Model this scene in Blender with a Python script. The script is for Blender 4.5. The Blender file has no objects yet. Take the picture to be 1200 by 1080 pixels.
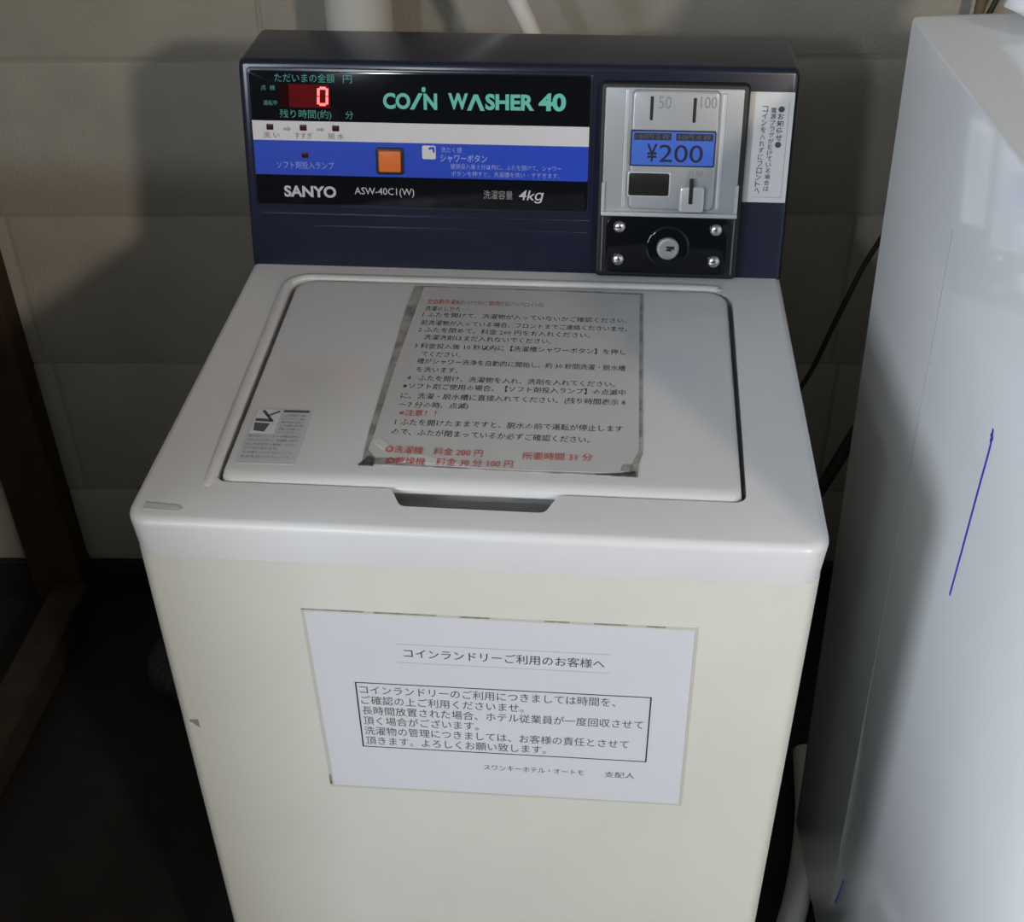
import bpy, bmesh, math, random
from mathutils import Vector, Matrix

random.seed(7)
scene = bpy.context.scene
COL = scene.collection

# ------------------------------------------------------------------ camera
cam_d = bpy.data.cameras.new('camera')
cam = bpy.data.objects.new('camera', cam_d)
COL.objects.link(cam)
cam_d.sensor_fit = 'HORIZONTAL'
cam_d.sensor_width = 36.0
cam_d.lens = 36.0 * 1450.2153 / 1200.0
cam_d.clip_start = 0.01
yaw, pitch, roll = -0.0860, 0.6452, -0.0124
fw = Vector((math.sin(yaw) * math.cos(pitch), math.cos(yaw) * math.cos(pitch), -math.sin(pitch)))
rt = Vector((math.cos(yaw), -math.sin(yaw), 0))
up = rt.cross(fw)
r2 = math.cos(roll) * rt + math.sin(roll) * up
u2 = -math.sin(roll) * rt + math.cos(roll) * up
M = Matrix((r2, u2, -fw)).transposed().to_4x4()
M.translation = Vector((0.0916, -0.6934, 1.4933))
cam.matrix_world = M
scene.camera = cam

# ------------------------------------------------------------------ world, lights, exposure
w = bpy.data.worlds.new('world')
scene.world = w
w.use_nodes = True
bg = w.node_tree.nodes['Background']
bg.inputs[0].default_value = (0.80, 0.90, 1.0, 1)
bg.inputs[1].default_value = 0.02


def area(name, loc, target, size, energy, color, shape='DISK', size_y=None):
    l = bpy.data.lights.new(name, 'AREA')
    l.shape = shape
    l.size = size
    if size_y:
        l.size_y = size_y
    l.energy = energy
    l.color = color
    o = bpy.data.objects.new(name, l)
    COL.objects.link(o)
    o.location = loc
    d = Vector(target) - Vector(loc)
    o.rotation_euler = d.to_track_quat('-Z', 'Y').to_euler()
    return o


# warm room lamp behind the photographer's right shoulder; cool lamp straight ahead of the machines;
# large soft daylight coming in from the left
area('room_lamp', (1.85, -2.70, 2.30), (0, 0.3, 0.9), 0.20, 37, (1.0, 0.86, 0.70))
area('cool_lamp', (-0.80, -2.60, 2.10), (0.1, 0.3, 0.8), 0.14, 12, (0.86, 0.94, 1.0))
area('daylight_left', (-2.20, -1.80, 1.85), (0.3, 0.0, 0.7), 1.5, 132, (0.80, 0.88, 1.0), 'RECTANGLE', 1.1)

scene.view_settings.view_transform = 'Standard'
scene.view_settings.look = 'None'
scene.view_settings.gamma = 1.0
scene.view_settings.use_curve_mapping = False
scene.view_settings.exposure = 0.06

# ------------------------------------------------------------------ materials
MATS = {}


def mat(name, col, rough=0.5, metal=0.0, var=0.0, vscale=30, bump=0.0, bscale=200, coat=0.0, emit=None, spec=0.5, col2=None):
    if name in MATS:
        return MATS[name]
    m = bpy.data.materials.new(name)
    m.use_nodes = True
    nt = m.node_tree
    b = nt.nodes['Principled BSDF']
    b.inputs['Base Color'].default_value = (*col, 1)
    b.inputs['Roughness'].default_value = rough
    b.inputs['Metallic'].default_value = metal
    b.inputs['Specular IOR Level'].default_value = spec
    b.inputs['Coat Weight'].default_value = coat
    b.inputs['Coat Roughness'].default_value = 0.06
    tc = nt.nodes.new('ShaderNodeTexCoord')
    if var or col2:
        n = nt.nodes.new('ShaderNodeTexNoise')
        n.inputs['Scale'].default_value = vscale
        n.inputs['Detail'].default_value = 5
        nt.links.new(tc.outputs['Object'], n.inputs['Vector'])
        r = nt.nodes.new('ShaderNodeValToRGB')
        c2 = col2 if col2 else tuple(min(1, c * (1 + var)) for c in col)
        c1 = col if col2 else tuple(c * (1 - var) for c in col)
        r.color_ramp.elements[0].position = 0.35
        r.color_ramp.elements[1].position = 0.65
        r.color_ramp.elements[0].color = (*c1, 1)
        r.color_ramp.elements[1].color = (*c2, 1)
        nt.links.new(n.outputs['Fac'], r.inputs['Fac'])
        nt.links.new(r.outputs['Color'], b.inputs['Base Color'])
    if bump:
        n2 = nt.nodes.new('ShaderNodeTexNoise')
        n2.inputs['Scale'].default_value = bscale
        n2.inputs['Detail'].default_value = 3
        nt.links.new(tc.outputs['Object'], n2.inputs['Vector'])
        bp = nt.nodes.new('ShaderNodeBump')
        bp.inputs['Strength'].default_value = bump
        bp.inputs['Distance'].default_value = 0.002
        nt.links.new(n2.outputs['Fac'], bp.inputs['Height'])
        nt.links.new(bp.outputs['Normal'], b.inputs['Normal'])
    if emit:
        b.inputs['Emission Color'].default_value = (*emit[0], 1)
        b.inputs['Emission Strength'].default_value = emit[1]
    MATS[name] = m
    return m


WHITE = mat('white_plastic', (0.72, 0.72, 0.72), 0.28, var=0.02, vscale=8)
LIDM = mat('lid_plastic', (0.66, 0.66, 0.66), 0.16, var=0.02, vscale=8)
CREAM = mat('cream_enamel', (0.69, 0.685, 0.61), 0.35, var=0.03, vscale=6)
NAVY = mat('navy_plastic', (0.013, 0.017, 0.038), 0.22, var=0.08, vscale=12)
BLACKG = mat('black_gloss', (0.006, 0.007, 0.010), 0.08, spec=0.35)
BLACK = mat('black_plastic', (0.008, 0.008, 0.009), 0.45)
STRIPEW = mat('stripe_white', (0.68, 0.67, 0.69), 0.3)
STRIPEB = mat('stripe_blue', (0.018, 0.065, 0.55), 0.3)
TEAL = mat('teal_ink', (0.13, 0.54, 0.45), 0.5)
PRINTW = mat('white_ink', (0.55, 0.56, 0.60), 0.5)
PRINTB = mat('pale_blue_ink', (0.30, 0.38, 0.72), 0.5)
DARKINK = mat('dark_ink', (0.035, 0.035, 0.04), 0.7)
GREYINK = mat('grey_ink', (0.28, 0.28, 0.30), 0.7)
REDINK = mat('red_ink', (0.55, 0.07, 0.05), 0.7)
LEDWIN = mat('led_window', (0.14, 0.006, 0.008), 0.12)  # red window; its base colour holds the glow bleeding from the lit digit
LEDEND = mat('led_window_end', (0.02, 0.002, 0.003), 0.12)
LEDON = mat('led_segment', (1.0, 0.1, 0.08), 0.4, emit=((1.0, 0.085, 0.085), 3.2))
LEDOFF = mat('lamp_off', (0.045, 0.004, 0.006), 0.25)
ORANGE = mat('orange_plastic', (0.75, 0.17, 0.025), 0.4)
SILVER = mat('silver_paint', (0.42, 0.44, 0.46), 0.35, metal=0.35, var=0.03, vscale=15)
SILVERL = mat('silver_light', (0.60, 0.61, 0.62), 0.3, metal=0.35)
CHROME = mat('chrome', (0.70, 0.70, 0.68), 0.2, metal=1.0)
PRICEB = mat('price_blue', (0.055, 0.15, 0.62), 0.35)
PAPER = mat('paper_white', (0.66, 0.67, 0.70), 0.6, var=0.02, vscale=5)
PAPER2 = mat('laminated_paper', (0.52, 0.52, 0.51), 0.3, var=0.05, vscale=7)
FILM = mat('dirty_film', (0.30, 0.30, 0.28), 0.35, var=0.35, vscale=60)
DIRT = mat('dark_adhesive', (0.06, 0.06, 0.055), 0.6, var=0.6, vscale=200)
TAPE = mat('old_tape', (0.56, 0.56, 0.53), 0.25, var=0.08, vscale=60)
STICKER = mat('sticker_grey', (0.55, 0.56, 0.60), 0.4)
STICKERW = mat('sticker_white', (0.66, 0.65, 0.64), 0.4)
GREYIN = mat('scoop_grey', (0.38, 0.39, 0.36), 0.5)
ENAMEL = mat('white_gloss_enamel', (0.80, 0.81, 0.82), 0.12, spec=0.5, coat=0.5)
PENBLUE = mat('blue_pen', (0.02, 0.03, 0.45), 0.5)
WALLM = mat('painted_block', (0.38, 0.36, 0.315), 0.75, var=0.06, vscale=9, bump=0.55, bscale=190)
MORTAR = mat('painted_joint', (0.33, 0.31, 0.27), 0.8, bump=0.2)
FLOORM = mat('dark_floor', (0.010, 0.0095, 0.0095), 0.7, var=0.3, vscale=14, bump=0.2, bscale=90)
BASEM = mat('black_skirting', (0.012, 0.012, 0.012), 0.5)
CEILM = mat('ceiling_paint', (0.5, 0.49, 0.46), 0.9)
WOODM = mat('dark_timber', (0.050, 0.028, 0.015), 0.6, col2=(0.030, 0.017, 0.009), vscale=25)
WOODM2 = mat('worn_timber', (0.045, 0.031, 0.022), 0.7, col2=(0.026, 0.018, 0.012), vscale=25)
PVC = mat('grey_pvc', (0.60, 0.60, 0.58), 0.45)
PVCW = mat('white_pvc', (0.74, 0.73, 0.70), 0.4)
CORD = mat('black_rubber', (0.012, 0.012, 0.012), 0.5)
BROWNP = mat('brown_pipe', (0.16, 0.11, 0.06), 0.5)
GREENC = mat('dark_green_cable', (0.012, 0.03, 0.018), 0.5)
CLOTHM = mat('white_cloth', (0.80, 0.80, 0.82), 0.8)
RUBBER = mat('foot_rubber', (0.02, 0.02, 0.02), 0.7)

# ------------------------------------------------------------------ helpers
ORIG = {}


def obj(name, bm, material, parent=None, smooth=35, bevel=0):
    """link one mesh object; bm is in world metres, or in the local frame of the thing it belongs to (ORIG)"""
    bmesh.ops.remove_doubles(bm, verts=bm.verts, dist=1e-6)
    bmesh.ops.recalc_face_normals(bm, faces=bm.faces)
    me = bpy.data.meshes.new(name)
    root = parent
    while root is not None and root.parent is not None:
        root = root.parent
    if root is not None and root.name in ORIG:
        bm.transform(Matrix.Translation(-ORIG[root.name]))
    bm.to_mesh(me)
    bm.free()
    if smooth:
        for p in me.polygons:
            p.use_smooth = True
        me.set_sharp_from_angle(angle=math.radians(smooth))
    me.materials.append(material)
    o = bpy.data.objects.new(name, me)
    COL.objects.link(o)
    if parent:
        o.parent = parent
    if bevel:
        bv = o.modifiers.new('edge', 'BEVEL')
        bv.width = bevel
        bv.segments = 3
        bv.limit_method = 'ANGLE'
        bv.angle_limit = math.radians(40)
    return o


def thing(name, label, cat, loc=(0, 0, 0), group=None, world=True):
    o = bpy.data.objects.new(name, None)
    COL.objects.link(o)
    o.location = loc
    o.empty_display_size = 0.05
    if world:
        ORIG[o.name] = Vector(loc)
    return tag(o, label, cat, group)


def tag(o, label, cat, group=None):
    o['label'] = label
    o['category'] = cat
    if group:
        o['group'] = group
    return o


def struct(name, bm, m, **k):
    o = obj(name, bm, m, **k)
    o['kind'] = 'structure'
    return o


def rpoly(pts, rad, n=6):
    """polygon with rounded corners, counter-clockwise points in, list of (x, y) out"""
    out = []
    N = len(pts)
    if not isinstance(rad, (list, tuple)):
        rad = [rad] * N
    for i in range(N):
        p = Vector(pts[i]); a = Vector(pts[i - 1]); b = Vector(pts[(i + 1) % N])
        d1 = (a - p).normalized(); d2 = (b - p).normalized()
        ang = d1.angle(d2)
        r = rad[i]
        if r < 1e-6:
            out += [tuple(p)] * 1
            continue
        t = r / math.tan(ang / 2)
        p1 = p + d1 * t; p2 = p + d2 * t
        c = p + (d1 + d2).normalized() * (r / math.sin(ang / 2))
        a1 = math.atan2(p1.y - c.y, p1.x - c.x); a2 = math.atan2(p2.y - c.y, p2.x - c.x)
        da = (a2 - a1 + math.pi) % (2 * math.pi) - math.pi
        for k in range(n + 1):
            aa = a1 + da * k / n
            out.append((c.x + r * math.cos(aa), c.y + r * math.sin(aa)))
    return out


def rect(x0, x1, y0, y1):
    return [(x0, y0), (x1, y0), (x1, y1), (x0, y1)]


def loft(bm, loops, cap0=True, cap1=True):
    rows = [[bm.verts.new(p) for p in L] for L in loops]
    n = len(rows[0])
    for a, b in zip(rows, rows[1:]):
        for i in range(n):
            j = (i + 1) % n
            try:
                bm.faces.new((a[i], a[j], b[j], b[i]))
            except ValueError:
                pass
    if cap0:
        bm.faces.new(rows[0][::-1])
    if cap1:
        bm.faces.new(rows[-1])
    return rows


class Frame:
    """a flat working surface: o origin, u right, v up the surface, n out of it"""
    def __init__(s, o, u, v):
        s.o = Vector(o); s.u = Vector(u).normalized(); s.v = Vector(v).normalized(); s.n = s.u.cross(s.v)

    def __call__(s, x, y, z=0.0):
        return s.o + s.u * x + s.v * y + s.n * z


def slab(bm, fr, pts, z0, z1, bev=0.0, nb=3):
    """prism on a frame from outline pts, top edge rounded by bev (outline shrunk towards its centre)"""
    cx = sum(p[0] for p in pts) / len(pts); cy = sum(p[1] for p in pts) / len(pts)
    hx = max(abs(p[0] - cx) for p in pts); hy = max(abs(p[1] - cy) for p in pts)
    loops = [[fr(x, y, z0) for x, y in pts]]
    if bev > 0:
        for k in range(nb + 1):
            a = k / nb * math.pi / 2
            ins = bev * (1 - math.cos(a)); z = z1 - bev * (1 - math.sin(a))
            sx = (hx - ins) / hx; sy = (hy - ins) / hy
            loops.append([fr(cx + (x - cx) * sx, cy + (y - cy) * sy, z) for x, y in pts])
    else:
        loops.append([fr(x, y, z1) for x, y in pts])
    loft(bm, loops)


def rslab(fr, x0, x1, y0, y1, z0, z1, r=0.0, bev=0.0):
    bm = bmesh.new()
    slab(bm, fr, rpoly(rect(x0, x1, y0, y1), r) if r else rect(x0, x1, y0, y1), z0, z1, bev)
    return bm


def add_rslab(bm, fr, x0, x1, y0, y1, z0, z1, r=0.0, bev=0.0):
    slab(bm, fr, rpoly(rect(x0, x1, y0, y1), r) if r else rect(x0, x1, y0, y1), z0, z1, bev)


def box(bm, x0, x1, y0, y1, z0, z1):
    loft(bm, [[(x0, y0, z0), (x1, y0, z0), (x1, y1, z0), (x0, y1, z0)], [(x0, y0, z1), (x1, y0, z1), (x1, y1, z1), (x0, y1, z1)]])


def smooth_path(pts, per=8):
    pts = [Vector(p) for p in pts]
    if len(pts) < 3:
        return pts
    out = []
    P = [pts[0] * 2 - pts[1]] + pts + [pts[-1] * 2 - pts[-2]]
    for i in range(1, len(P) - 2):
        for k in range(per):
            t = k / per
            a, b, c, d = P[i - 1], P[i], P[i + 1], P[i + 2]
            out.append(0.5 * ((2 * b) + (c - a) * t + (2 * a - 5 * b + 4 * c - d) * t * t + (3 * b - a - 3 * c + d) * t ** 3))
    out.append(pts[-1])
    return out


def tube(bm, pts, r, n=14, per=8, fl=None, wob=0):
    """swept round tube; fl=(normal, factor) squashes it along normal; wob ripples the radius"""
    pts = smooth_path(pts, per)
    loops = []
    prev = None
    for i, p in enumerate(pts):
        t = (pts[min(i + 1, len(pts) - 1)] - pts[max(i - 1, 0)]).normalized()
        if prev is None:
            ref = Vector((0, 0, 1)) if abs(t.z) < 0.9 else Vector((1, 0, 0))
            a = t.cross(ref).normalized()
        else:
            a = (prev - t * prev.dot(t)).normalized()
        prev = a
        b = t.cross(a)
        rr = r * (1 + (wob if i % 2 else -wob))
        L = []
        for k in range(n):
            an = 2 * math.pi * k / n
            d = a * math.cos(an) * rr + b * math.sin(an) * rr
            if fl:
                nn = Vector(fl[0])
                d -= nn * d.dot(nn) * (1 - fl[1])
            L.append(p + d)
        loops.append(L)
    loft(bm, loops)


def lathe(bm, fr, cx, cy, prof, n=24):
    """prof: list of (radius, z) on a frame"""
    loops = [[fr(cx + r * math.cos(2 * math.pi * k / n), cy + r * math.sin(2 * math.pi * k / n), z) for k in range(n)] for r, z in prof]
    loft(bm, loops)


def glyphs(s, bold=0.0, res=2, shear=0.0, spacing=1.0, line=1.0):
    c = bpy.data.curves.new('lettering', 'FONT')
    c.body = s
    c.size = 1.0
    c.offset = bold
    c.resolution_u = res
    c.shear = shear
    c.space_character = spacing
    c.space_line = line
    o = bpy.data.objects.new('lettering', c)
    COL.objects.link(o)
    dg = bpy.context.evaluated_depsgraph_get()
    me = bpy.data.meshes.new_from_object(o.evaluated_get(dg))
    vs = [(v.co.x, v.co.y) for v in me.vertices]
    fs = [tuple(p.vertices) for p in me.polygons]
    bpy.data.objects.remove(o)
    bpy.data.curves.remove(c)
    bpy.data.meshes.remove(me)
    return vs, fs


def write(bm, fr, s, x, y, wd, ht, z=0.0002, bold=0.0, skew=0.0, ref=None, **k):
    """lettering s stretched to the box x..x+wd, y..y+ht on a frame; skew lifts the right end; ref keeps a common letter height"""
    vs, fs = glyphs(s, bold, **k)
    if not vs:
        return
    x0 = min(v[0] for v in vs); x1 = max(v[0] for v in vs)
    if ref:
        y0, y1 = ref
    else:
        y0 = min(v[1] for v in vs); y1 = max(v[1] for v in vs)
    V = []
    for a, b in vs:
        t = (a - x0) / max(x1 - x0, 1e-6)
        V.append(bm.verts.new(fr(x + t * wd, y + (b - y0) / max(y1 - y0, 1e-6) * ht + skew * t, z)))
    for f in fs:
        try:
            bm.faces.new([V[i] for i in f])
        except ValueError:
            pass


def line(name, material, parent, fr, s, x, y, wd, ht, **k):
    """one line of lettering as one flat printed mesh"""
    bm = bmesh.new()
    write(bm, fr, s, x, y, wd, ht, **k)
    return obj(name, bm, material, parent, smooth=0)


def piece(name, material, parent, fr, pts, z0, z1):
    bm = bmesh.new()
    slab(bm, fr, pts, z0, z1)
    return obj(name, bm, material, parent, smooth=0)


CJK = (-0.08, 0.80)
LAT = (0.0, 0.72)

# ------------------------------------------------------------------ the setting
# back wall: painted concrete blocks, turned a little against the machines
WY = math.atan(0.062)
wf = Frame((0, 0.90, 0), (math.cos(WY), math.sin(WY), 0), (0, 0, 1))   # n points to the room (-y)
bm = bmesh.new()
courses = [0.085, 0.232, 0.477, 0.724, 0.945, 1.19, 1.44, 1.69, 1.94, 2.19, 2.44]
joint = 0.0045
offs = [-0.60, -0.748, -0.760, -0.30, -0.362, -0.05, -0.36, -0.05, -0.36, -0.05]
for i in range(len(courses) - 1):
    z0, z1 = courses[i], courses[i + 1]
    x = offs[i] - 2.4
    while x < 2.2:
        x1 = x + (0.60 if i not in (1, 2, 4) else 1.2)
        pts = rect(x + joint / 2, x1 - joint / 2, z0 + joint / 2, z1 - joint / 2)
        slab(bm, wf, pts, -0.05, 0.0, 0.004, 2)
        x = x1
bmw = bm
wall = struct('wall_back', bmw, WALLM, smooth=40)
bm = bmesh.new()
add_rslab(bm, wf, -3.2, 2.8, 0.0, 2.44, -0.15, -0.0028)
jm = obj('mortar_bed', bm, MORTAR, wall, smooth=0)
jm['kind'] = 'structure'
bm = bmesh.new()
add_rslab(bm, wf, -3.0, 2.6, 0.0, 0.078, -0.002, 0.010, 0, 0.003)
struct('baseboard_back', bm, BASEM)
bm = bmesh.new()
box(bm, -3.2, 2.8, -3.6, 1.1, -0.05, 0.0)
struct('floor', bm, FLOORM)
bm = bmesh.new()
box(bm, -3.2, 2.8, -3.6, 1.1, 2.44, 2.5)
struct('ceiling', bm, CEILM)
# unseen blockers, a stub and a tall panel, added to shade the lower back wall
bm = bmesh.new()
box(bm, -0.90, -0.50, -0.36, -0.30, 0.0, 1.232)
box(bm, -1.31, -1.25, -1.08, 0.815, 0.0, 2.44)
struct('light_blocker_left', bm, WALLM)
# timber door post and threshold at the left end of the block wall
bm = bmesh.new()
box(bm, -0.868, -0.778, 0.812, 0.905, 0.0, 2.44)
struct('trim_1', bm, WOODM, bevel=0.003)
bm = bmesh.new()
box(bm, -0.828, -0.768, -2.2, 0.81, 0.0, 0.06)
struct('trim_2', bm, WOODM2, bevel=0.006)

# ------------------------------------------------------------------ coin washer
H = 0.90
ORG = (0.0, 0.28, 0.0)
washer = thing('coin_washer', 'cream top-loading coin washer with navy control console and coin box', 'washing machine', ORG)
Z = Frame((0, 0, 0), (1, 0, 0), (0, 1, 0))                # horizontal surfaces: x, y, z as they are
FR = Frame((0, 0.0055, 0), (1, 0, 0), (0, 0, 1))          # front face of the body, n = -y

# body
bm = bmesh.new()
o2 = lambda i, r: rpoly(rect(-0.2624 + i, 0.2624 - i, 0.0055 + i, 0.54 - i), r)
loft(bm, [[(x, y, 0.03) for x, y in o2(0, 0.0115)], [(x, y, 0.864) for x, y in o2(0, 0.0115)]])
body = obj('body', bm, CREAM, washer)
bm = bmesh.new()
slab(bm, Z, o2(0.012, 0.01), 0.022, 0.034)
obj('base_skirt', bm, BLACK, body)
for sx in (-0.22, 0.22):
    for sy in (0.05, 0.49):
        bm = bmesh.new()
        lathe(bm, Z, sx, sy, [(0.02, 0.0), (0.022, 0.004), (0.018, 0.010), (0.012, 0.012), (0.012, 0.03)])
        obj('foot', bm, RUBBER, body)
bm = bmesh.new()
slab(bm, FR, [(-0.2525, 0.668), (-0.2525, 0.671), (-0.2450, 0.6715), (-0.2445, 0.661), (-0.2480, 0.664), (-0.2505, 0.6675)], 0.0, 0.0004)
obj('tape_scrap', bm, mat('tape_scrap_grey', (0.28, 0.28, 0.24), 0.5), body)

# top cover with the lid opening and finger scoop
ZB = 0.8618
bm = bmesh.new()
oc = lambda i, r: rpoly(rect(-0.265 + i, 0.265 - i, 0.0 + i, 0.55 - i), [r, r, 0.008, 0.008], 6)
loops = [[(x, y, ZB) for x, y in oc(0.0025, 0.018)], [(x, y, H - 0.007) for x, y in oc(0.0, 0.020)]]
for k in range(1, 6):
    a = k / 5 * math.pi / 2
    ins = 0.007 * (1 - math.cos(a)); zz = H - 0.007 + 0.007 * math.sin(a)
    loops.append([(x, y, zz) for x, y in oc(ins, 0.020 - ins * 0.5)])
rows = loft(bm, loops, True, False)
hole = rpoly([(-0.2065, 0.0505), (-0.067, 0.0505), (-0.057, 0.0295), (0.0535, 0.0285), (0.063, 0.0505), (0.2065, 0.0505), (0.2155, 0.3785), (-0.2155, 0.3785)],
             [0.010, 0.003, 0.007, 0.007, 0.003, 0.010, 0.024, 0.024], 5)
top_in = [bm.verts.new((x, y, H)) for x, y in hole]
e1 = [bm.edges.get((rows[-1][i], rows[-1][(i + 1) % len(rows[-1])])) for i in range(len(rows[-1]))]
e2 = [bm.edges.new((top_in[i], top_in[(i + 1) % len(top_in)])) for i in range(len(top_in))]
bmesh.ops.triangle_fill(bm, edges=e1 + e2, use_beauty=True, use_dissolve=False)
fl = [bm.verts.new((x, y, 0.878 if y > 0.045 else 0.8815)) for x, y in hole]
n = len(hole)
for i in range(n):
    j = (i + 1) % n
    bm.faces.new((top_in[i], top_in[j], fl[j], fl[i]))
bm.faces.new(fl)
cover = obj('top_cover', bm, WHITE, washer, smooth=30)
# raised rounded rim along the left and the back of the opening
bm = bmesh.new()
path = [(-0.2108, 0.046, H - 0.0045), (-0.2112, 0.056, H - 0.0012), (-0.2140, 0.15, H), (-0.2170, 0.26, H), (-0.2198, 0.355, H), (-0.2165, 0.372, H), (-0.2055, 0.3815, H), (-0.18, 0.3830, H), (0.0, 0.3832, H), (0.18, 0.3832, H), (0.200, 0.382, H - 0.0012), (0.210, 0.381, H - 0.0045)]
tube(bm, path, 0.0052, 12, 8, fl=((0, 0, 1), 0.55))
obj('lid_rim', bm, WHITE, cover, smooth=60)
bm = bmesh.new()
slab(bm, Z, rpoly([(-0.0565, 0.0305), (0.053, 0.0295), (0.0615, 0.06), (-0.0655, 0.06)], 0.003, 3), 0.8783, 0.8822)
obj('finger_scoop', bm, GREYIN, cover)
bm = bmesh.new()
slab(bm, Z, [(-0.253, 0.0135), (-0.2245, 0.012), (-0.222, 0.015), (-0.2265, 0.0185), (-0.252, 0.0205)], H - 0.0005, H + 0.0003)
obj('old_tape', bm, TAPE, cover)
bm = bmesh.new()
tube(bm, [(x, y, H + 0.0003) for x, y in ((-0.252, 0.0206), (-0.2262, 0.0187), (-0.2222, 0.0150))], 0.0005, 6, 1)
obj('tape_edge', bm, GREYINK, cover)

# lid
def lidloop(s, f, r):      # s side/back inset, f front inset
    return rpoly([(-0.2035 + s, 0.0525 + f), (0.2035 - s, 0.0525 + f), (0.2108 - s, 0.3735 - s), (-0.2108 + s, 0.3735 - s)], [r, r, r + 0.010, r + 0.010], 6)
bm = bmesh.new()
LT = 0.9025
loops = [[(x, y, 0.8835) for x, y in lidloop(0.004, 0.022, 0.006)], [(x, y, 0.8885) for x, y in lidloop(0.002, 0.016, 0.008)], [(x, y, 0.8930) for x, y in lidloop(0.0, 0.0012, 0.010)], [(x, y, 0.8945) for x, y in lidloop(0.0, 0.0, 0.010)]]
for k in range(1, 7):
    a = k / 6 * math.pi / 2
    loops.append([(x, y, 0.8945 + (LT - 0.8945) * math.sin(a)) for x, y in lidloop(0.003 * (1 - math.cos(a)), 0.012 * (1 - math.cos(a)), 0.010)])
loops.append([(x, y, LT) for x, y in lidloop(0.006, 0.0165, 0.008)])
loft(bm, loops)
lid = obj('lid', bm, LIDM, washer, smooth=50)
LS = LT
# warning sticker at the front left of the lid
SF = Frame((0, 0, LS), (1, 0, 0), (0, 1, 0))
bm = bmesh.new()
slab(bm, SF, rpoly([(-0.1955, 0.0715), (-0.1475, 0.0725), (-0.1485, 0.1495), (-0.1960, 0.1485)], 0.002, 3), 0, 0.0003)
stk = obj('warning_sticker', bm, STICKER, lid)
bm = bmesh.new()
SG = Frame((-0.196, 0.072, LS + 0.0003), (1, 0.012, 0), (-0.012, 1, 0))
slab(bm, SG, rect(0.002, 0.0225, 0.041, 0.075), 0, 0.0002)
obj('pictogram_field', bm, mat('pictogram_white', (0.70, 0.70, 0.71), 0.4), stk)
bm = bmesh.new()
z0 = 0.0002
slab(bm, SG, [(0.005, 0.044), (0.014, 0.0425), (0.0165, 0.054), (0.0035, 0.055)], z0, z0 + 0.0002)
slab(bm, SG, [(0.0035, 0.0575), (0.0165, 0.0565), (0.0175, 0.0605), (0.003, 0.061)], z0, z0 + 0.0002)
slab(bm, SG, [(0.006, 0.072), (0.0085, 0.0735), (0.019, 0.0575), (0.017, 0.0565)], z0, z0 + 0.0002)
slab(bm, SG, [(0.0115, 0.0655), (0.0125, 0.064), (0.022, 0.071), (0.0205, 0.073)], z0, z0 + 0.0002)
slab(bm, SG, rect(0.0245, 0.046, 0.0712, 0.0745), 0, 0.0002)
obj('pictogram', bm, mat('pictogram_ink', (0.10, 0.10, 0.12), 0.6), stk)
bm = bmesh.new()
lines = ['ふたを閉めて運転', 'してください。脱水', '槽が完全に止まる', 'までは槽の中の洗', '濯物に手を触れない', 'でください。']
for i, s in enumerate(lines):
    write(bm, SG, s, 0.0252, 0.0648 - i * 0.0049, 0.0195, 0.0033, ref=CJK, res=1)
lines = ['防水性のシートや衣類は洗わ', 'ないでください。洗濯物の飛び', '出しや脱水中の転倒・けがの', 'おそれがあります。', 'お子様をのぞかせないこと。', '火気を近づけないこと。']
for i, s in enumerate(lines):
    write(bm, SG, s, 0.003, 0.0345 - i * 0.0056, 0.0415 if i not in (3,) else 0.028, 0.0036, ref=CJK, res=1)
obj('fine_print', bm, GREYINK, stk, smooth=0)

# ------------------------------------------------------------------ console
ctilt = math.atan2(0.0464, 0.1933)
CF = Frame((0, 0.4063, H), (1, 0, 0), (0, math.sin(ctilt), math.cos(ctilt)))   # slanted front face
bm = bmesh.new()
prof0 = [(0.4063, 0.897), (0.4527, 1.0933), (0.55, 1.0933), (0.55, 0.897)]
prof = rpoly([(0.4063, 0.897), (0.55, 0.897), (0.55, 1.0933), (0.4527, 1.0933)], [0.0, 0.0, 0.012, 0.007], 5)
cxm, czm = 0.49, 0.99
loops = []
for xx, ins in ((-0.265, 0.006), (-0.2640, 0.0025), (-0.2620, 0.0008), (-0.259, 0.0), (0.259, 0.0), (0.2620, 0.0008), (0.2640, 0.0025), (0.265, 0.006)):
    s = 1 - ins / 0.09
    loops.append([(xx, cxm + (y - cxm) * s, czm + (z - czm) * (1 - ins / 0.1)) for y, z in prof])
loft(bm, loops)
console = obj('console', bm, NAVY, washer, smooth=40)
# stepped lower moulding of the console
obj('console_ledge', rslab(CF, -0.252, 0.074, 0.049, 0.0535, -0.001, 0.0006, 0, 0.0005), NAVY, console)
obj('console_ledge', rslab(CF, -0.200, 0.074, 0.0385, 0.0415, -0.001, 0.0005, 0, 0.0004), NAVY, console)

bm = rslab(CF, -0.2570, 0.0745, 0.0595, 0.1920, -0.002, 0.0012, 0.004, 0.001)
obj('panel_frame', bm, NAVY, console)
panel = obj('control_panel', rslab(CF, -0.2545, 0.0720, 0.0622, 0.1892, 0.0, 0.0018, 0.003, 0.0006), BLACKG, washer)
PF = Frame(CF(0, 0, 0.0018), CF.u, CF.v)
obj('white_stripe', rslab(PF, -0.2543, 0.0718, 0.1243, 0.1427, -0.0005, 0.0003), STRIPEW, panel, smooth=0)
obj('blue_stripe', rslab(PF, -0.2543, 0.0718, 0.0912, 0.1243, -0.0005, 0.0003), STRIPEB, panel, smooth=0)
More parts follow.
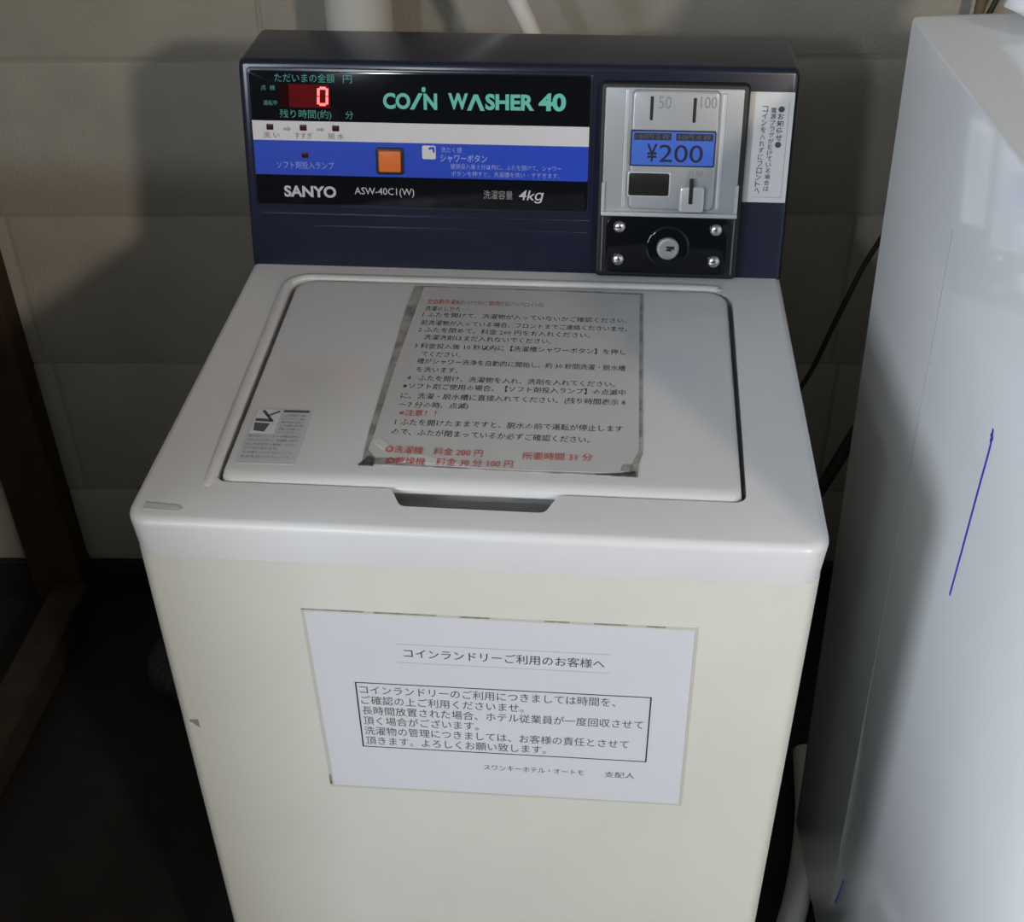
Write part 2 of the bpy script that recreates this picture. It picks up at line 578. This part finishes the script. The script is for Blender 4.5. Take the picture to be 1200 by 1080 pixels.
# display
dw = obj('display_window', rslab(PF, -0.2165, -0.1768, 0.1556, 0.1770, -0.0005, 0.0006, 0.0008), LEDWIN, panel)
obj('display_end', rslab(PF, -0.2262, -0.2170, 0.1556, 0.1770, -0.0005, 0.0006, 0.0008), LEDEND, dw)
bm = bmesh.new()
DF = Frame(PF(-0.1895, 0.1575, 0.0007), PF.u, PF.v + PF.u * 0.06)
t, wdg, hd = 0.0024, 0.0108, 0.0175
segs = [rect(t, wdg - t, 0, t), rect(t, wdg - t, hd - t, hd), rect(0, t, t * 0.6, hd / 2 - 0.0005), rect(0, t, hd / 2 + 0.0005, hd - t * 0.6), rect(wdg - t, wdg, t * 0.6, hd / 2 - 0.0005), rect(wdg - t, wdg, hd / 2 + 0.0005, hd - t * 0.6)]
for s in segs:
    slab(bm, DF, s, 0, 0.0003)
obj('digit', bm, LEDON, dw, smooth=0)
# lamps
for x, y, a, b in ((-0.2370, 0.1368, 0.0034, 0.0028), (-0.2043, 0.1366, 0.0034, 0.0028), (-0.1725, 0.1366, 0.0034, 0.0028), (-0.2041, 0.1105, 0.0032, 0.0027)):
    obj('indicator_lamp', rslab(PF, x - a, x + a, y - b, y + b, 0, 0.0009, 0.0006, 0.0003), LEDOFF, panel)
# push button
obj('button_frame', rslab(PF, -0.1340, -0.1068, 0.0938, 0.1196, 0, 0.0022, 0.003, 0.001), BLACK, panel)
bm = rslab(PF, -0.1312, -0.1094, 0.0965, 0.1170, 0.001, 0.0052, 0.0015, 0.0014)
obj('push_button', bm, ORANGE, panel)
# writing on the panel
bm = bmesh.new()
bl = dict(bold=0.040, res=4)
y0, hh = 0.1557, 0.0150
write(bm, PF, 'CO', -0.1255, y0, 0.0262, hh, **bl)
slab(bm, PF, [(-0.0998, y0), (-0.0957, y0), (-0.0872, y0 + hh), (-0.0913, y0 + hh)], 0.0001, 0.00025)
slab(bm, PF, rpoly(rect(-0.0882, -0.0845, y0 + hh + 0.0012, y0 + hh + 0.0058), 0.0014, 4), 0.0001, 0.00025)
write(bm, PF, 'N', -0.0865, y0, 0.0130, hh, **bl)
write(bm, PF, 'W', -0.0630, y0 + 0.0008, 0.0190, hh, **bl)
slab(bm, PF, [(-0.0450, y0), (-0.0410, y0), (-0.0365, y0 + 0.0105), (-0.0322, y0), (-0.0281, y0), (-0.0346, y0 + hh), (-0.0384, y0 + hh)], 0.0001, 0.00025)
write(bm, PF, 'SHER', -0.0275, y0 + 0.0008, 0.0465, hh, **bl)
write(bm, PF, '40', 0.0232, y0 + 0.0008, 0.0258, 0.0165, **bl)
obj('title_lettering', bm, TEAL, panel, smooth=0)
MX = mat('teal_ink_dim', (0.06, 0.30, 0.26), 0.5)
line('display_lettering', MX, panel, PF, 'ただいまの金額', -0.2294, 0.1787, 0.0580, 0.0078, ref=CJK)
line('display_lettering', MX, panel, PF, '円', -0.1634, 0.1785, 0.0085, 0.0078, ref=CJK)
line('display_lettering', MX, panel, PF, '残り時間(約)', -0.2266, 0.1455, 0.0505, 0.0076, ref=CJK)
line('display_lettering', MX, panel, PF, '分', -0.1624, 0.1455, 0.0075, 0.0074, ref=CJK)
line('display_lettering', MX, panel, PF, '点  検', -0.2435, 0.1708, 0.0140, 0.0048, ref=CJK)
line('display_lettering', MX, panel, PF, '運転中', -0.2418, 0.1570, 0.0135, 0.0046, ref=CJK)
MX = mat('dark_grey_ink', (0.10, 0.09, 0.09), 0.6)
for s, x, wd in (('洗 い', -0.2440, 0.0158), ('すすぎ', -0.2130, 0.0172), ('脱 水', -0.1804, 0.0158)):
    line('lamp_lettering', MX, panel, PF, s, x, 0.1263, wd, 0.0054, z=0.0005, ref=CJK)
for x in (-0.2240, -0.1912):
    piece('step_arrow', mat('arrow_grey', (0.36, 0.35, 0.37), 0.6), panel, PF, [(x, 0.1338), (x + 0.0045, 0.1338), (x + 0.0045, 0.1324), (x + 0.0078, 0.1350), (x + 0.0045, 0.1376), (x + 0.0045, 0.1362), (x, 0.1362)], 0.0003, 0.0005)
MX = PRINTB
line('blue_stripe_lettering', MX, panel, PF, 'ソフト剤投入ランプ', -0.2325, 0.0972, 0.0566, 0.0068, z=0.0005, ref=CJK)
line('blue_stripe_lettering', MX, panel, PF, '洗たく槽', -0.0705, 0.1160, 0.0202, 0.0050, z=0.0005, ref=CJK)
line('blue_stripe_lettering', MX, panel, PF, 'シャワーボタン', -0.0712, 0.1070, 0.0455, 0.0072, z=0.0005, bold=0.012, ref=CJK)
line('blue_stripe_lettering', MX, panel, PF, '硬貨投入後３分以内に、ふたを開けて、シャワー', -0.0612, 0.1003, 0.1075, 0.0050, z=0.0005, ref=CJK, res=1)
line('blue_stripe_lettering', MX, panel, PF, 'ボタンを押すと、洗濯槽を洗い・すすぎます。', -0.0607, 0.0933, 0.1052, 0.0050, z=0.0005, ref=CJK, res=1)
ic = obj('shower_icon', rslab(PF, -0.0888, -0.0756, 0.1093, 0.1222, 0.0, 0.0005, 0.0015), STRIPEW, panel)
MX = STRIPEB
piece('shower_head_mark', MX, ic, PF, [(-0.0795, 0.1203), (-0.0770, 0.1215), (-0.0765, 0.1160), (-0.0778, 0.1150)], 0.0005, 0.0007)
piece('shower_head_mark', MX, ic, PF, [(-0.0830, 0.1198), (-0.0795, 0.1212), (-0.0785, 0.1195), (-0.0815, 0.1180)], 0.0005, 0.0007)
bm = bmesh.new()
write(bm, PF, 'SANYO', -0.2270, 0.0695, 0.0520, 0.0112, bold=0.035, res=4)
obj('maker_lettering', bm, PRINTW, panel, smooth=0)
MX = PRINTW
line('model_lettering', MX, panel, PF, 'ASW-40C1(W)', -0.1565, 0.0715, 0.0590, 0.0090)
line('model_lettering', MX, panel, PF, '4k\u0261', 0.0052, 0.0690, 0.0245, 0.0125, shear=0.2, bold=0.008, res=4)
bm = bmesh.new()
write(bm, PF, '洗濯容量', -0.0292, 0.0722, 0.0285, 0.0080, ref=CJK)
obj('capacity_lettering', bm, mat('grey_print', (0.26, 0.26, 0.28), 0.5), panel, smooth=0)

# ------------------------------------------------------------------ coin unit
coin = obj('coin_unit', rslab(CF, 0.0815, 0.2200, 0.0005, 0.1857, -0.004, 0.0100, 0.005, 0.003), BLACK, washer)
QF = Frame(CF(0, 0, 0.0100), CF.u, CF.v)
plate = obj('coin_plate', rslab(QF, 0.0862, 0.2145, 0.0650, 0.1808, -0.002, 0.0012, 0.002, 0.0008), SILVER, coin)
bm = bmesh.new()
add_rslab(bm, QF, 0.1110, 0.1930, 0.0680, 0.1795, 0.0, 0.0042, 0.005, 0.0028)
obj('raised_field', bm, SILVER, coin)
TFc = Frame(QF(0, 0, 0.0042), QF.u, QF.v)
obj('plate_rib', rslab(QF, 0.1045, 0.1085, 0.0690, 0.1800, 0.0, 0.0022, 0.0015, 0.0012), SILVERL, coin)
obj('plate_rib', rslab(QF, 0.1945, 0.1985, 0.0690, 0.1770, 0.0, 0.0022, 0.0015, 0.0012), SILVERL, coin)
for x, ya, yb in ((0.1293, 0.1520, 0.1736), (0.1690, 0.1505, 0.1728)):
    fr_ = obj('coin_slot', rslab(TFc, x - 0.0014, x + 0.0016, ya, yb, -0.0010, 0.0003, 0.0006), BLACK, coin)
MX = mat('embossed_grey', (0.25, 0.26, 0.27), 0.5)
line('coin_lettering', MX, coin, TFc, '50', 0.1355, 0.1625, 0.0118, 0.0115, z=0.0003, bold=-0.006)
line('coin_lettering', MX, coin, TFc, '100', 0.1742, 0.1635, 0.0150, 0.0108, z=0.0003, bold=-0.006)
line('coin_lettering', MX, coin, TFc, '返却', 0.1655, 0.1000, 0.0150, 0.0065, z=0.0003, ref=CJK)
pb = obj('price_border', rslab(TFc, 0.1110, 0.1908, 0.1095, 0.1432, -0.0005, 0.0008, 0.002, 0.0004), BLACK, coin)
obj('price_plate', rslab(TFc, 0.1124, 0.1894, 0.1108, 0.1419, 0.0, 0.0011, 0.0015, 0.0002), PRICEB, pb)
for a, b in ((0.1145, 0.1490), (0.1535, 0.1880)):
    piece('price_header', mat('header_black', (0.01, 0.012, 0.03), 0.5), pb, TFc, rect(a, b, 0.1340, 0.1404), 0.0008, 0.0013)
MX = mat('header_ink', (0.10, 0.10, 0.16), 0.5)
line('header_lettering', MX, pb, TFc, '100円２枚', 0.1158, 0.1348, 0.0318, 0.0048, z=0.0015, ref=CJK)
line('header_lettering', MX, pb, TFc, '50円４枚', 0.1550, 0.1348, 0.0312, 0.0048, z=0.0015, ref=CJK)
MX = mat('price_ink', (0.006, 0.008, 0.03), 0.4)
line('price_lettering', MX, pb, TFc, '¥', 0.1268, 0.1140, 0.0098, 0.0165, z=0.0013, bold=0.012, res=4)
line('price_lettering', MX, pb, TFc, '200', 0.1385, 0.1138, 0.0408, 0.0162, z=0.0013, bold=0.0, res=4)
# return cup
obj('return_cup', rslab(TFc, 0.1098, 0.1508, 0.0805, 0.1042, -0.002, 0.0006, 0.002, 0.0004), SILVERL, coin)
bm = rslab(TFc, 0.1112, 0.1494, 0.0818, 0.1030, -0.001, 0.0012, 0.002, 0.0005)
obj('return_flap', bm, mat('flap_black', (0.012, 0.011, 0.011), 0.3), coin)
# return lever with its slot
obj('return_lever', rslab(TFc, 0.1597, 0.1832, 0.0672, 0.0918, -0.001, 0.0050, 0.0025, 0.002), SILVERL, coin)
bm = bmesh.new()
add_rslab(bm, TFc, 0.1685, 0.1722, 0.0755, 0.0992, 0.002, 0.0054, 0.0005)
obj('lever_slot', bm, BLACK, coin)
# lower lip of the plate
bm = bmesh.new()
add_rslab(bm, QF, 0.0855, 0.2155, 0.0622, 0.0662, -0.001, 0.0085, 0.001, 0.001)
for x in (0.0855, 0.2125):
    slab(bm, QF, rect(x, x + 0.003, 0.0640, 0.0650 + 0.028), 0.0, 0.004)
obj('plate_lip', bm, SILVERL, coin)
lock = obj('lock_cover', rslab(QF, 0.0915, 0.2105, 0.0050, 0.0605, -0.002, 0.0020, 0.008, 0.001), BLACKG, coin)
for x in (0.0870, 0.2135):
    obj('edge_trim', rslab(QF, x, x + 0.0012, 0.006, 0.0600, -0.001, 0.0016), mat('trim_grey', (0.22, 0.22, 0.22), 0.35, metal=0.5), coin)
for x, y in ((0.1042, 0.0508), (0.1971, 0.0500), (0.1040, 0.0188), (0.1970, 0.0190)):
    bm = bmesh.new()
    lathe(bm, QF, x, y, [(0.0058, 0.0018), (0.0062, 0.0032), (0.0056, 0.0048), (0.0036, 0.0060), (0.0010, 0.0065)], 20)
    obj('screw', bm, CHROME, lock, smooth=50)
bm = bmesh.new()
lathe(bm, QF, 0.1518, 0.0310, [(0.0215, 0.0018), (0.0205, 0.0026), (0.0185, 0.0028)], 32)
obj('lock_ring', bm, BLACKG, lock)
bm = bmesh.new()
lathe(bm, QF, 0.1518, 0.0310, [(0.0108, 0.0030), (0.0108, 0.0056), (0.0098, 0.0066), (0.0080, 0.0068), (0.0078, 0.0062)], 32)
cyl = obj('key_cylinder', bm, mat('lock_steel', (0.62, 0.62, 0.60), 0.35, metal=0.8), lock)
bm = bmesh.new()
slab(bm, QF, [(0.1500, 0.0335), (0.1580, 0.0335), (0.1580, 0.0305), (0.1552, 0.0305), (0.1552, 0.0285), (0.1500, 0.0290), (0.1500, 0.0305), (0.1530, 0.0312), (0.1500, 0.0318)], 0.0060, 0.0066)
obj('keyhole', bm, BLACK, cyl, smooth=0)

# tall sticker at the right end of the console
st = obj('notice_sticker', rslab(CF, 0.2205, 0.2618, 0.0752, 0.1777, 0.0, 0.0006, 0.001), STICKERW, console)
bm = bmesh.new()
for a in ((0.2572, 0.2576, 0.0800, 0.1690), (0.2300, 0.2576, 0.0800, 0.0804)):
    add_rslab(bm, CF, *a, 0.0006, 0.0008)
obj('red_border', bm, mat('pale_red_ink', (0.55, 0.28, 0.27), 0.5), st, smooth=0)


def vertical(bm, fr, s, x, ytop, ybot, size, z, bold=0.0, slant=0.0):
    n = len(s); step = (ytop - ybot) / n
    for i, ch in enumerate(s):
        write(bm, fr, ch, x - size / 2 + slant * i / n, ytop - (i + 1) * step + step * 0.08, size, step * 0.86, z, bold, res=1)


bm = bmesh.new()
vertical(bm, CF, '●お知らせ●', 0.2505, 0.1655, 0.1265, 0.0060, 0.0008, 0.02, -0.0005)
vertical(bm, CF, '電源プラグが抜けている場合は', 0.2435, 0.1640, 0.0855, 0.0052, 0.0008, 0.01, -0.0010)
vertical(bm, CF, 'コインを入れずにフロントへ', 0.2355, 0.1655, 0.0830, 0.0050, 0.0008, 0.01, -0.0015)
obj('sticker_lettering', bm, mat('sticker_ink', (0.06, 0.06, 0.10), 0.6), st, smooth=0)

# ------------------------------------------------------------------ notices taped to the washer
# laminated instruction sheet on the lid
ins = thing('instruction_notice', 'laminated instruction sheet with black and red lines taped onto the washer lid', 'notice', (0.017, 0.22, LS))
NF = Frame((0, 0, LS), (1, 0, 0), (0, 1, 0))
bm = bmesh.new()
slab(bm, NF, [(-0.0945, 0.0765), (0.1235, 0.0735), (0.1240, 0.0900), (0.1275, 0.1050), (0.1290, 0.3640), (0.0500, 0.3655), (-0.0925, 0.3660), (-0.0950, 0.3300), (-0.0962, 0.1200)], 0.0, 0.0006)
obj('laminate_film', bm, FILM, ins)
bm = bmesh.new()
pp = [(-0.0800, 0.0790), (0.0300, 0.0760), (0.1120, 0.0775), (0.1195, 0.0920), (0.1245, 0.1080), (0.1262, 0.3600), (0.0500, 0.3625), (-0.0835, 0.3635), (-0.0895, 0.2200), (-0.0912, 0.1120), (-0.0925, 0.0960)]
slab(bm, NF, pp, 0.0005, 0.0010)
obj('paper_sheet', bm, PAPER2, ins)
MX = DIRT
piece('dark_adhesive', MX, ins, NF, [(-0.0970, 0.0745), (-0.0850, 0.0745), (-0.0855, 0.0835), (-0.0900, 0.0865)], 0.0003, 0.0014)
piece('dark_adhesive', MX, ins, NF, [(0.0900, 0.0742), (0.1225, 0.0732), (0.1215, 0.0800), (0.1100, 0.0772)], 0.0003, 0.0013)
MX = mat('grey_tape', (0.26, 0.26, 0.26), 0.4, var=0.3, vscale=150)
piece('tape_piece', MX, ins, NF, [(-0.0835, 0.0755), (-0.0665, 0.0765), (-0.0665, 0.0850), (-0.0840, 0.0845)], 0.0009, 0.0013)
piece('tape_piece', MX, ins, NF, [(0.1100, 0.0800), (0.1170, 0.0790), (0.1195, 0.0885), (0.1120, 0.0890)], 0.0009, 0.0013)
MX = mat('crease_pale', (0.60, 0.60, 0.58), 0.3)
piece('paper_crease', MX, ins, NF, [(-0.0905, 0.1060), (-0.0790, 0.0945), (-0.0750, 0.1000), (-0.0850, 0.1110)], 0.0009, 0.0015)
piece('paper_crease', MX, ins, NF, [(-0.0640, 0.0800), (-0.0100, 0.0790), (-0.0480, 0.0905), (-0.0560, 0.0900)], 0.0009, 0.0014)
LF = Frame((0, 0, LS + 0.0010), (1, 0, 0), (0, 1, 0))
black_rows = [
    ('洗濯のしかた', -76.5, 321.5, -42.9, 322.0),
    ('1 ふたを開けて、洗濯物が入っていないかご確認ください。', -77.5, 310.3, 114.3, 309.6),
    ('前洗濯物が入っている場合、フロントまでご連絡くださいませ。', -77.1, 295.4, 114.4, 294.8),
    ('2 ふたを閉めて、料金 200 円をお入れください。', -77.8, 282.8, 80.6, 281.5),
    ('洗濯洗剤はまだ入れないでください。', -70.8, 269.6, 46.1, 268.9),
    ('3 料金投入後 10 秒以内に【洗濯槽シャワーボタン】を押し', -77.3, 254.5, 113.4, 254.7),
    ('てください。', -69.2, 240.7, -33.8, 241.2),
    ('槽がシャワー洗浄を自動的に開始し、約 30 秒間洗濯・脱水槽', -71.4, 229.0, 113.2, 228.0),
    ('を洗います。', -70.2, 215.2, -33.2, 215.3),
    ('4   ふたを開け、洗濯物を入れ、洗剤を入れてください。', -76.5, 201.6, 104.5, 201.8),
    ('※ソフト剤ご使用の場合、【ソフト剤投入ランプ】の点滅中', -78.3, 188.5, 113.4, 189.7),
    ('に、洗濯・脱水槽に直接入れてください。(残り時間表示 8', -77.5, 173.5, 113.5, 174.9),
    ('～7 分の時、点滅)', -77.0, 160.0, -18.3, 161.1),
    ('1 ふたを開けたままですと、脱水の前で運転が停止します', -76.6, 134.4, 111.6, 136.1),
    ('ので、ふたが閉まっているか必ずご確認ください。', -77.4, 120.9, 84.9, 119.0)]
red_rows = [
    ('※注意！！', -75.1, 147.6, -44.2, 148.1, 8.5),
    ('◎洗濯機　料金 200 円', -78.3, 96.1, 0.1, 95.0, 9.5),
    ('所要時間 31 分', 32.0, 93.7, 87.6, 95.3, 9.5),
    ('◎乾燥機　料金 30 分 100 円', -75.2, 80.9, 25.3, 82.4, 9.5)]
for s, xa, ya, xb, yb in black_rows:
    line('black_lettering', DARKINK, ins, LF, s, xa / 1000, ya / 1000 - 0.0042, (xb - xa) / 1000, 0.0086, ref=CJK, skew=(yb - ya) / 1000, res=1)
for s, xa, ya, xb, yb, h in red_rows:
    line('red_lettering', REDINK, ins, LF, s, xa / 1000, ya / 1000 - h / 2000, (xb - xa) / 1000, h / 1000, z=0.0006, ref=CJK, skew=(yb - ya) / 1000, res=2)
line('red_lettering', REDINK, ins, LF, '全自動洗濯', -0.0764, 0.3308, 0.0270, 0.0085, ref=CJK, res=1)
line('red_lettering', REDINK, ins, LF, '使用', -0.0175, 0.3306, 0.0105, 0.0085, ref=CJK, res=1)
MX = mat('faded_red_ink', (0.26, 0.14, 0.13), 0.7)
line('faded_lettering', MX, ins, LF, '機(洗いとすすぎ)のご', -0.0488, 0.3308, 0.0305, 0.0080, ref=CJK, res=1)
line('faded_lettering', MX, ins, LF, '方法について(コイン式)', -0.0062, 0.3306, 0.0410, 0.0080, ref=CJK, res=1)

# guest notice on the front of the body
gn = thing('guest_notice', 'white landscape notice with a boxed paragraph taped to the washer front', 'notice', (0.02, 0.0055, 0.70))
bm = bmesh.new()
slab(bm, FR, [(-0.1360, 0.5912), (0.1775, 0.5922), (0.1752, 0.8102), (-0.1388, 0.8115)], 0.0, 0.0004)
obj('laminate_film', bm, mat('clear_film_edge', (0.56, 0.55, 0.49), 0.3), gn)
bm = bmesh.new()
slab(bm, FR, [(-0.1322, 0.5945), (0.1752, 0.5950), (0.1728, 0.8070), (-0.1358, 0.8082)], 0.0003, 0.0008)
obj('paper_sheet', bm, PAPER, gn)
MX = mat('grimy_adhesive', (0.27, 0.26, 0.21), 0.6, var=0.4, vscale=150)
for xa, xb in ((-0.138, -0.088), (-0.080, -0.030), (-0.012, 0.012), (0.055, 0.075), (0.094, 0.120), (0.135, 0.150)):
    t = (xa + 0.138) / 0.313
    piece('dark_adhesive', MX, gn, FR, rect(xa, xb, 0.8098 - 0.0012 * t, 0.8111 - 0.0012 * t), 0.0003, 0.0006)
piece('dark_adhesive', MX, gn, FR, rect(-0.1362, -0.1340, 0.5945, 0.6080), 0.0003, 0.0006)
GF = Frame(FR(0, 0, 0.0008), FR.u, FR.v)
bm = bmesh.new()
write(bm, GF, 'コインランドリーご利用のお客様へ', -0.0585, 0.7618, 0.1625, 0.0100, ref=CJK, skew=-0.0012)
obj('title_lettering', bm, DARKINK, gn, smooth=0)
for y in (0.7765, 0.7555):
    piece('rule_line', mat('rule_grey', (0.40, 0.40, 0.42), 0.7), gn, GF, rect(-0.0640, 0.1085, y, y + 0.0005), 0.0, 0.0002)
bm = bmesh.new()
xa, xb, ya, yb, t = -0.1020, 0.1437, 0.6488, 0.7298, 0.0009
for r_ in (rect(xa, xb, ya, ya + t), rect(xa, xb, yb - t, yb), rect(xa, xa + t * 1.3, ya, yb), rect(xb - t * 1.3, xb, ya, yb)):
    slab(bm, GF, r_, 0.0, 0.0002)
obj('text_box_border', bm, DARKINK, gn, smooth=0)
MX = mat('body_ink', (0.09, 0.09, 0.10), 0.7)
rows6 = [('コインランドリーのご利用につきましては時間を、', 0.2130), ('ご確認の上ご利用くださいませ。', 0.1370), ('長時間放置された場合、ホテル従業員が一度回収させて', 0.2370),
         ('頂く場合がございます。', 0.0985), ('洗濯物の管理につきましては、お客様の責任とさせて', 0.2260), ('頂きます。よろしくお願い致します。', 0.1560)]
for i, (s, wd) in enumerate(rows6):
    line('body_lettering', MX, gn, GF, s, -0.0985, 0.7160 - i * 0.01275, wd, 0.0100, ref=CJK)
line('body_lettering', MX, gn, GF, 'スワンキーホテル・オートモ', 0.0035, 0.6265, 0.0870, 0.0072, ref=CJK)
line('body_lettering', MX, gn, GF, '支配人', 0.1085, 0.6260, 0.0260, 0.0072, ref=CJK)

# ------------------------------------------------------------------ tall white appliance on the right (leans a little)
APP_D, APP_W, APP_H = 0.63, 0.56, 1.113
app = thing('white_appliance', 'tall glossy white appliance right of the washer, blue pen stroke on its side', 'appliance', (0.389, 0.42, 0.041), world=False)
axz = (Vector((0.348, 0.42, 1.1531)) - Vector((0.389, 0.42, 0.041))).normalized()
dep = Vector((0.055, -0.9985, 0.0)); dep = (dep - axz * dep.dot(axz)).normalized()      # back to front
wid = dep.cross(axz) * -1
if wid.x < 0:
    wid = -wid
app.rotation_euler = Matrix((wid, -dep, axz)).transposed().to_euler()   # local x right, y back, z up; origin = bottom back left corner
bm = bmesh.new()
out = lambda i, r: rpoly(rect(i, APP_W - i, -APP_D + i, -i), r, 5)
loft(bm, [[(x, y, 0.0) for x, y in out(0.002, 0.006)], [(x, y, 0.004) for x, y in out(0, 0.006)], [(x, y, APP_H - 0.004) for x, y in out(0, 0.006)], [(x, y, APP_H - 0.001) for x, y in out(0.001, 0.006)], [(x, y, APP_H) for x, y in out(0.004, 0.006)]])
acab = obj('cabinet', bm, ENAMEL, app, smooth=30)
AF = Frame((0, 0, 0), (0, -1, 0), (0, 0, 1))         # left side face: u = depth from the back, n = -x
for s, g in ((rect(0.2045, 0.2056, 0.105, 1.010), 0.42),):
    piece('panel_seam', mat('seam_grey_%d' % (g * 100), (g, g, g * 1.02), 0.2), acab, AF, s, -0.0005, 0.0003)
bm = bmesh.new()
tube(bm, [(-0.0001, -0.3645, 0.932), (-0.0001, -0.3662, 0.918), (-0.0001, -0.3635, 0.885), (-0.0001, -0.3600, 0.840), (-0.0001, -0.3562, 0.790), (-0.0001, -0.3537, 0.760)], 0.0016, 6, 4, fl=((1, 0, 0), 0.3))
tube(bm, [(-0.0001, -0.3630, 0.926), (-0.0001, -0.3668, 0.926), (-0.0001, -0.3645, 0.921)], 0.0018, 6, 4, fl=((1, 0, 0), 0.3))
obj('pen_stroke', bm, PENBLUE, acab)
bm = bmesh.new()
tube(bm, [(-0.0001, -0.2350, 0.200), (-0.0001, -0.2290, 0.170), (-0.0001, -0.2222, 0.136), (-0.0001, -0.2195, 0.141)], 0.0010, 6, 4, fl=((1, 0, 0), 0.3))
obj('pen_stroke', bm, PENBLUE, acab)
rotm = Matrix((wid, -dep, axz)).transposed()
for fx in (0.05, APP_W - 0.05):
    for fy in (-0.05, -APP_D + 0.05):
        wz = (rotm @ Vector((fx, fy, 0))).z + 0.041
        bm = bmesh.new()
        lathe(bm, Z, fx, fy, [(0.022, -wz), (0.024, -wz + 0.006), (0.014, -wz + 0.012), (0.014, 0.002)], 18)
        obj('foot', bm, RUBBER, app)
# front door of the appliance, out of the picture but part of the cabinet
bm = bmesh.new()
FF = Frame((0, -APP_D, 0), (1, 0, 0), (0, 0, 1))
add_rslab(bm, FF, 0.03, APP_W - 0.03, 0.10, 0.80, -0.001, 0.012, 0.03, 0.006)
obj('front_door', bm, ENAMEL, app)

# crumpled white bag on the back of the appliance
bm = bmesh.new()
bmesh.ops.create_icosphere(bm, subdivisions=4, radius=1.0)
from mathutils import noise
for v in bm.verts:
    d = v.co.normalized()
    k = 1 + 0.35 * noise.noise(d * 2.2) + 0.16 * noise.noise(d * 6.0)
    v.co = Vector((d.x * 0.115 * k, d.y * 0.06 * k, max(-0.034, d.z * 0.09 * k)))
    v.co += Vector((0.545, 0.365, 1.153 + 0.034 + 0.0155))
bag = obj('plastic_bag', bm, CLOTHM, None, smooth=80)
tag(bag, 'crumpled white bag lying on the back of the tall white appliance', 'bag')

# ------------------------------------------------------------------ pipes, hoses and cables behind and between the machines
bm = bmesh.new()
tube(bm, [(-0.213, 0.79, 0.0), (-0.213, 0.79, 1.6)], 0.040, 28, 1)
pipe = obj('drain_pipe', bm, PVC, None, smooth=60)
tag(pipe, 'thick pale grey vertical pipe against the block wall behind the console', 'pipe')
bm = bmesh.new()
tube(bm, [(-0.16, 0.70, 1.42), (-0.075, 0.70, 1.20), (-0.0175, 0.70, 1.080), (0.004, 0.70, 1.030), (0.03, 0.695, 0.95), (0.045, 0.68, 0.80), (0.05, 0.64, 0.70), (0.05, 0.575, 0.66)], 0.0105, 16)
hose = obj('inlet_hose', bm, PVCW, None, smooth=60)
tag(hose, 'thin white hose slanting down behind the middle of the console', 'hose')
bm = bmesh.new()
tube(bm, [(0.62, 0.66, 0.98), (0.46, 0.63, 0.93), (0.4017, 0.62, 0.8313), (0.372, 0.62, 0.737), (0.345, 0.62, 0.6427), (0.30, 0.62, 0.56), (0.24, 0.61, 0.50), (0.20, 0.575, 0.48)], 0.0032, 10)
c1 = obj('power_cord', bm, CORD, None, smooth=60)
tag(c1, 'thin black cord hanging in the gap behind the washer, the upper of two', 'cord')
bm = bmesh.new()
tube(bm, [(0.50, 0.66, 0.72), (0.4300, 0.63, 0.585), (0.4057, 0.62, 0.529), (0.3864, 0.62, 0.4716), (0.35, 0.62, 0.38), (0.30, 0.61, 0.22), (0.22, 0.62, 0.03), (0.05, 0.66, 0.0085)], 0.0085, 12)
c2 = obj('black_hose', bm, CORD, None, smooth=60)
tag(c2, 'black hose low in the gap between washer and white appliance, the lower of two', 'hose')
bm = bmesh.new()
tube(bm, [(0.42, 0.56, 0.020), (0.412, 0.45, 0.020), (0.398, 0.37, 0.020), (0.380, 0.30, 0.020), (0.362, 0.24, 0.020), (0.345, 0.12, 0.020), (0.335, -0.1, 0.020), (0.33, -0.35, 0.020)], 0.018, 16, 10)
fh = obj('drain_hose', bm, PVCW, None, smooth=60)
tag(fh, 'pale drain hose on the floor between the washer and white appliance', 'hose')
bm = bmesh.new()
tube(bm, [(-0.20, 0.585, 0.10), (-0.30, 0.66, 0.060), (-0.42, 0.70, 0.036), (-0.50, 0.705, 0.032), (-0.572, 0.705, 0.032), (-0.590, 0.665, 0.032), (-0.555, 0.625, 0.032), (-0.40, 0.610, 0.032)], 0.030, 16, 14, wob=0.05)
dh = obj('corrugated_hose', bm, mat('grey_hose', (0.035, 0.033, 0.03), 0.7), None, smooth=20)
tag(dh, 'dark grey corrugated hose on the dark floor left of the washer', 'hose')
bm = bmesh.new()
tube(bm, [(0.541, 0.905, 0.0), (0.541, 0.905, 1.8)], 0.0065, 14, 1)
p2 = obj('wall_conduit', bm, BROWNP, None, smooth=60)
tag(p2, 'thin brown upright conduit on the wall behind the white appliance', 'pipe')
bm = bmesh.new()
tube(bm, [(0.515, 0.915, 0.75), (0.549, 0.915, 0.97), (0.569, 0.915, 1.05), (0.63, 0.915, 1.30), (0.66, 0.915, 1.6)], 0.0035, 10)
p3 = obj('wall_cable', bm, GREENC, None, smooth=60)
tag(p3, 'dark green cable slanting up the wall beside the brown conduit', 'cable')
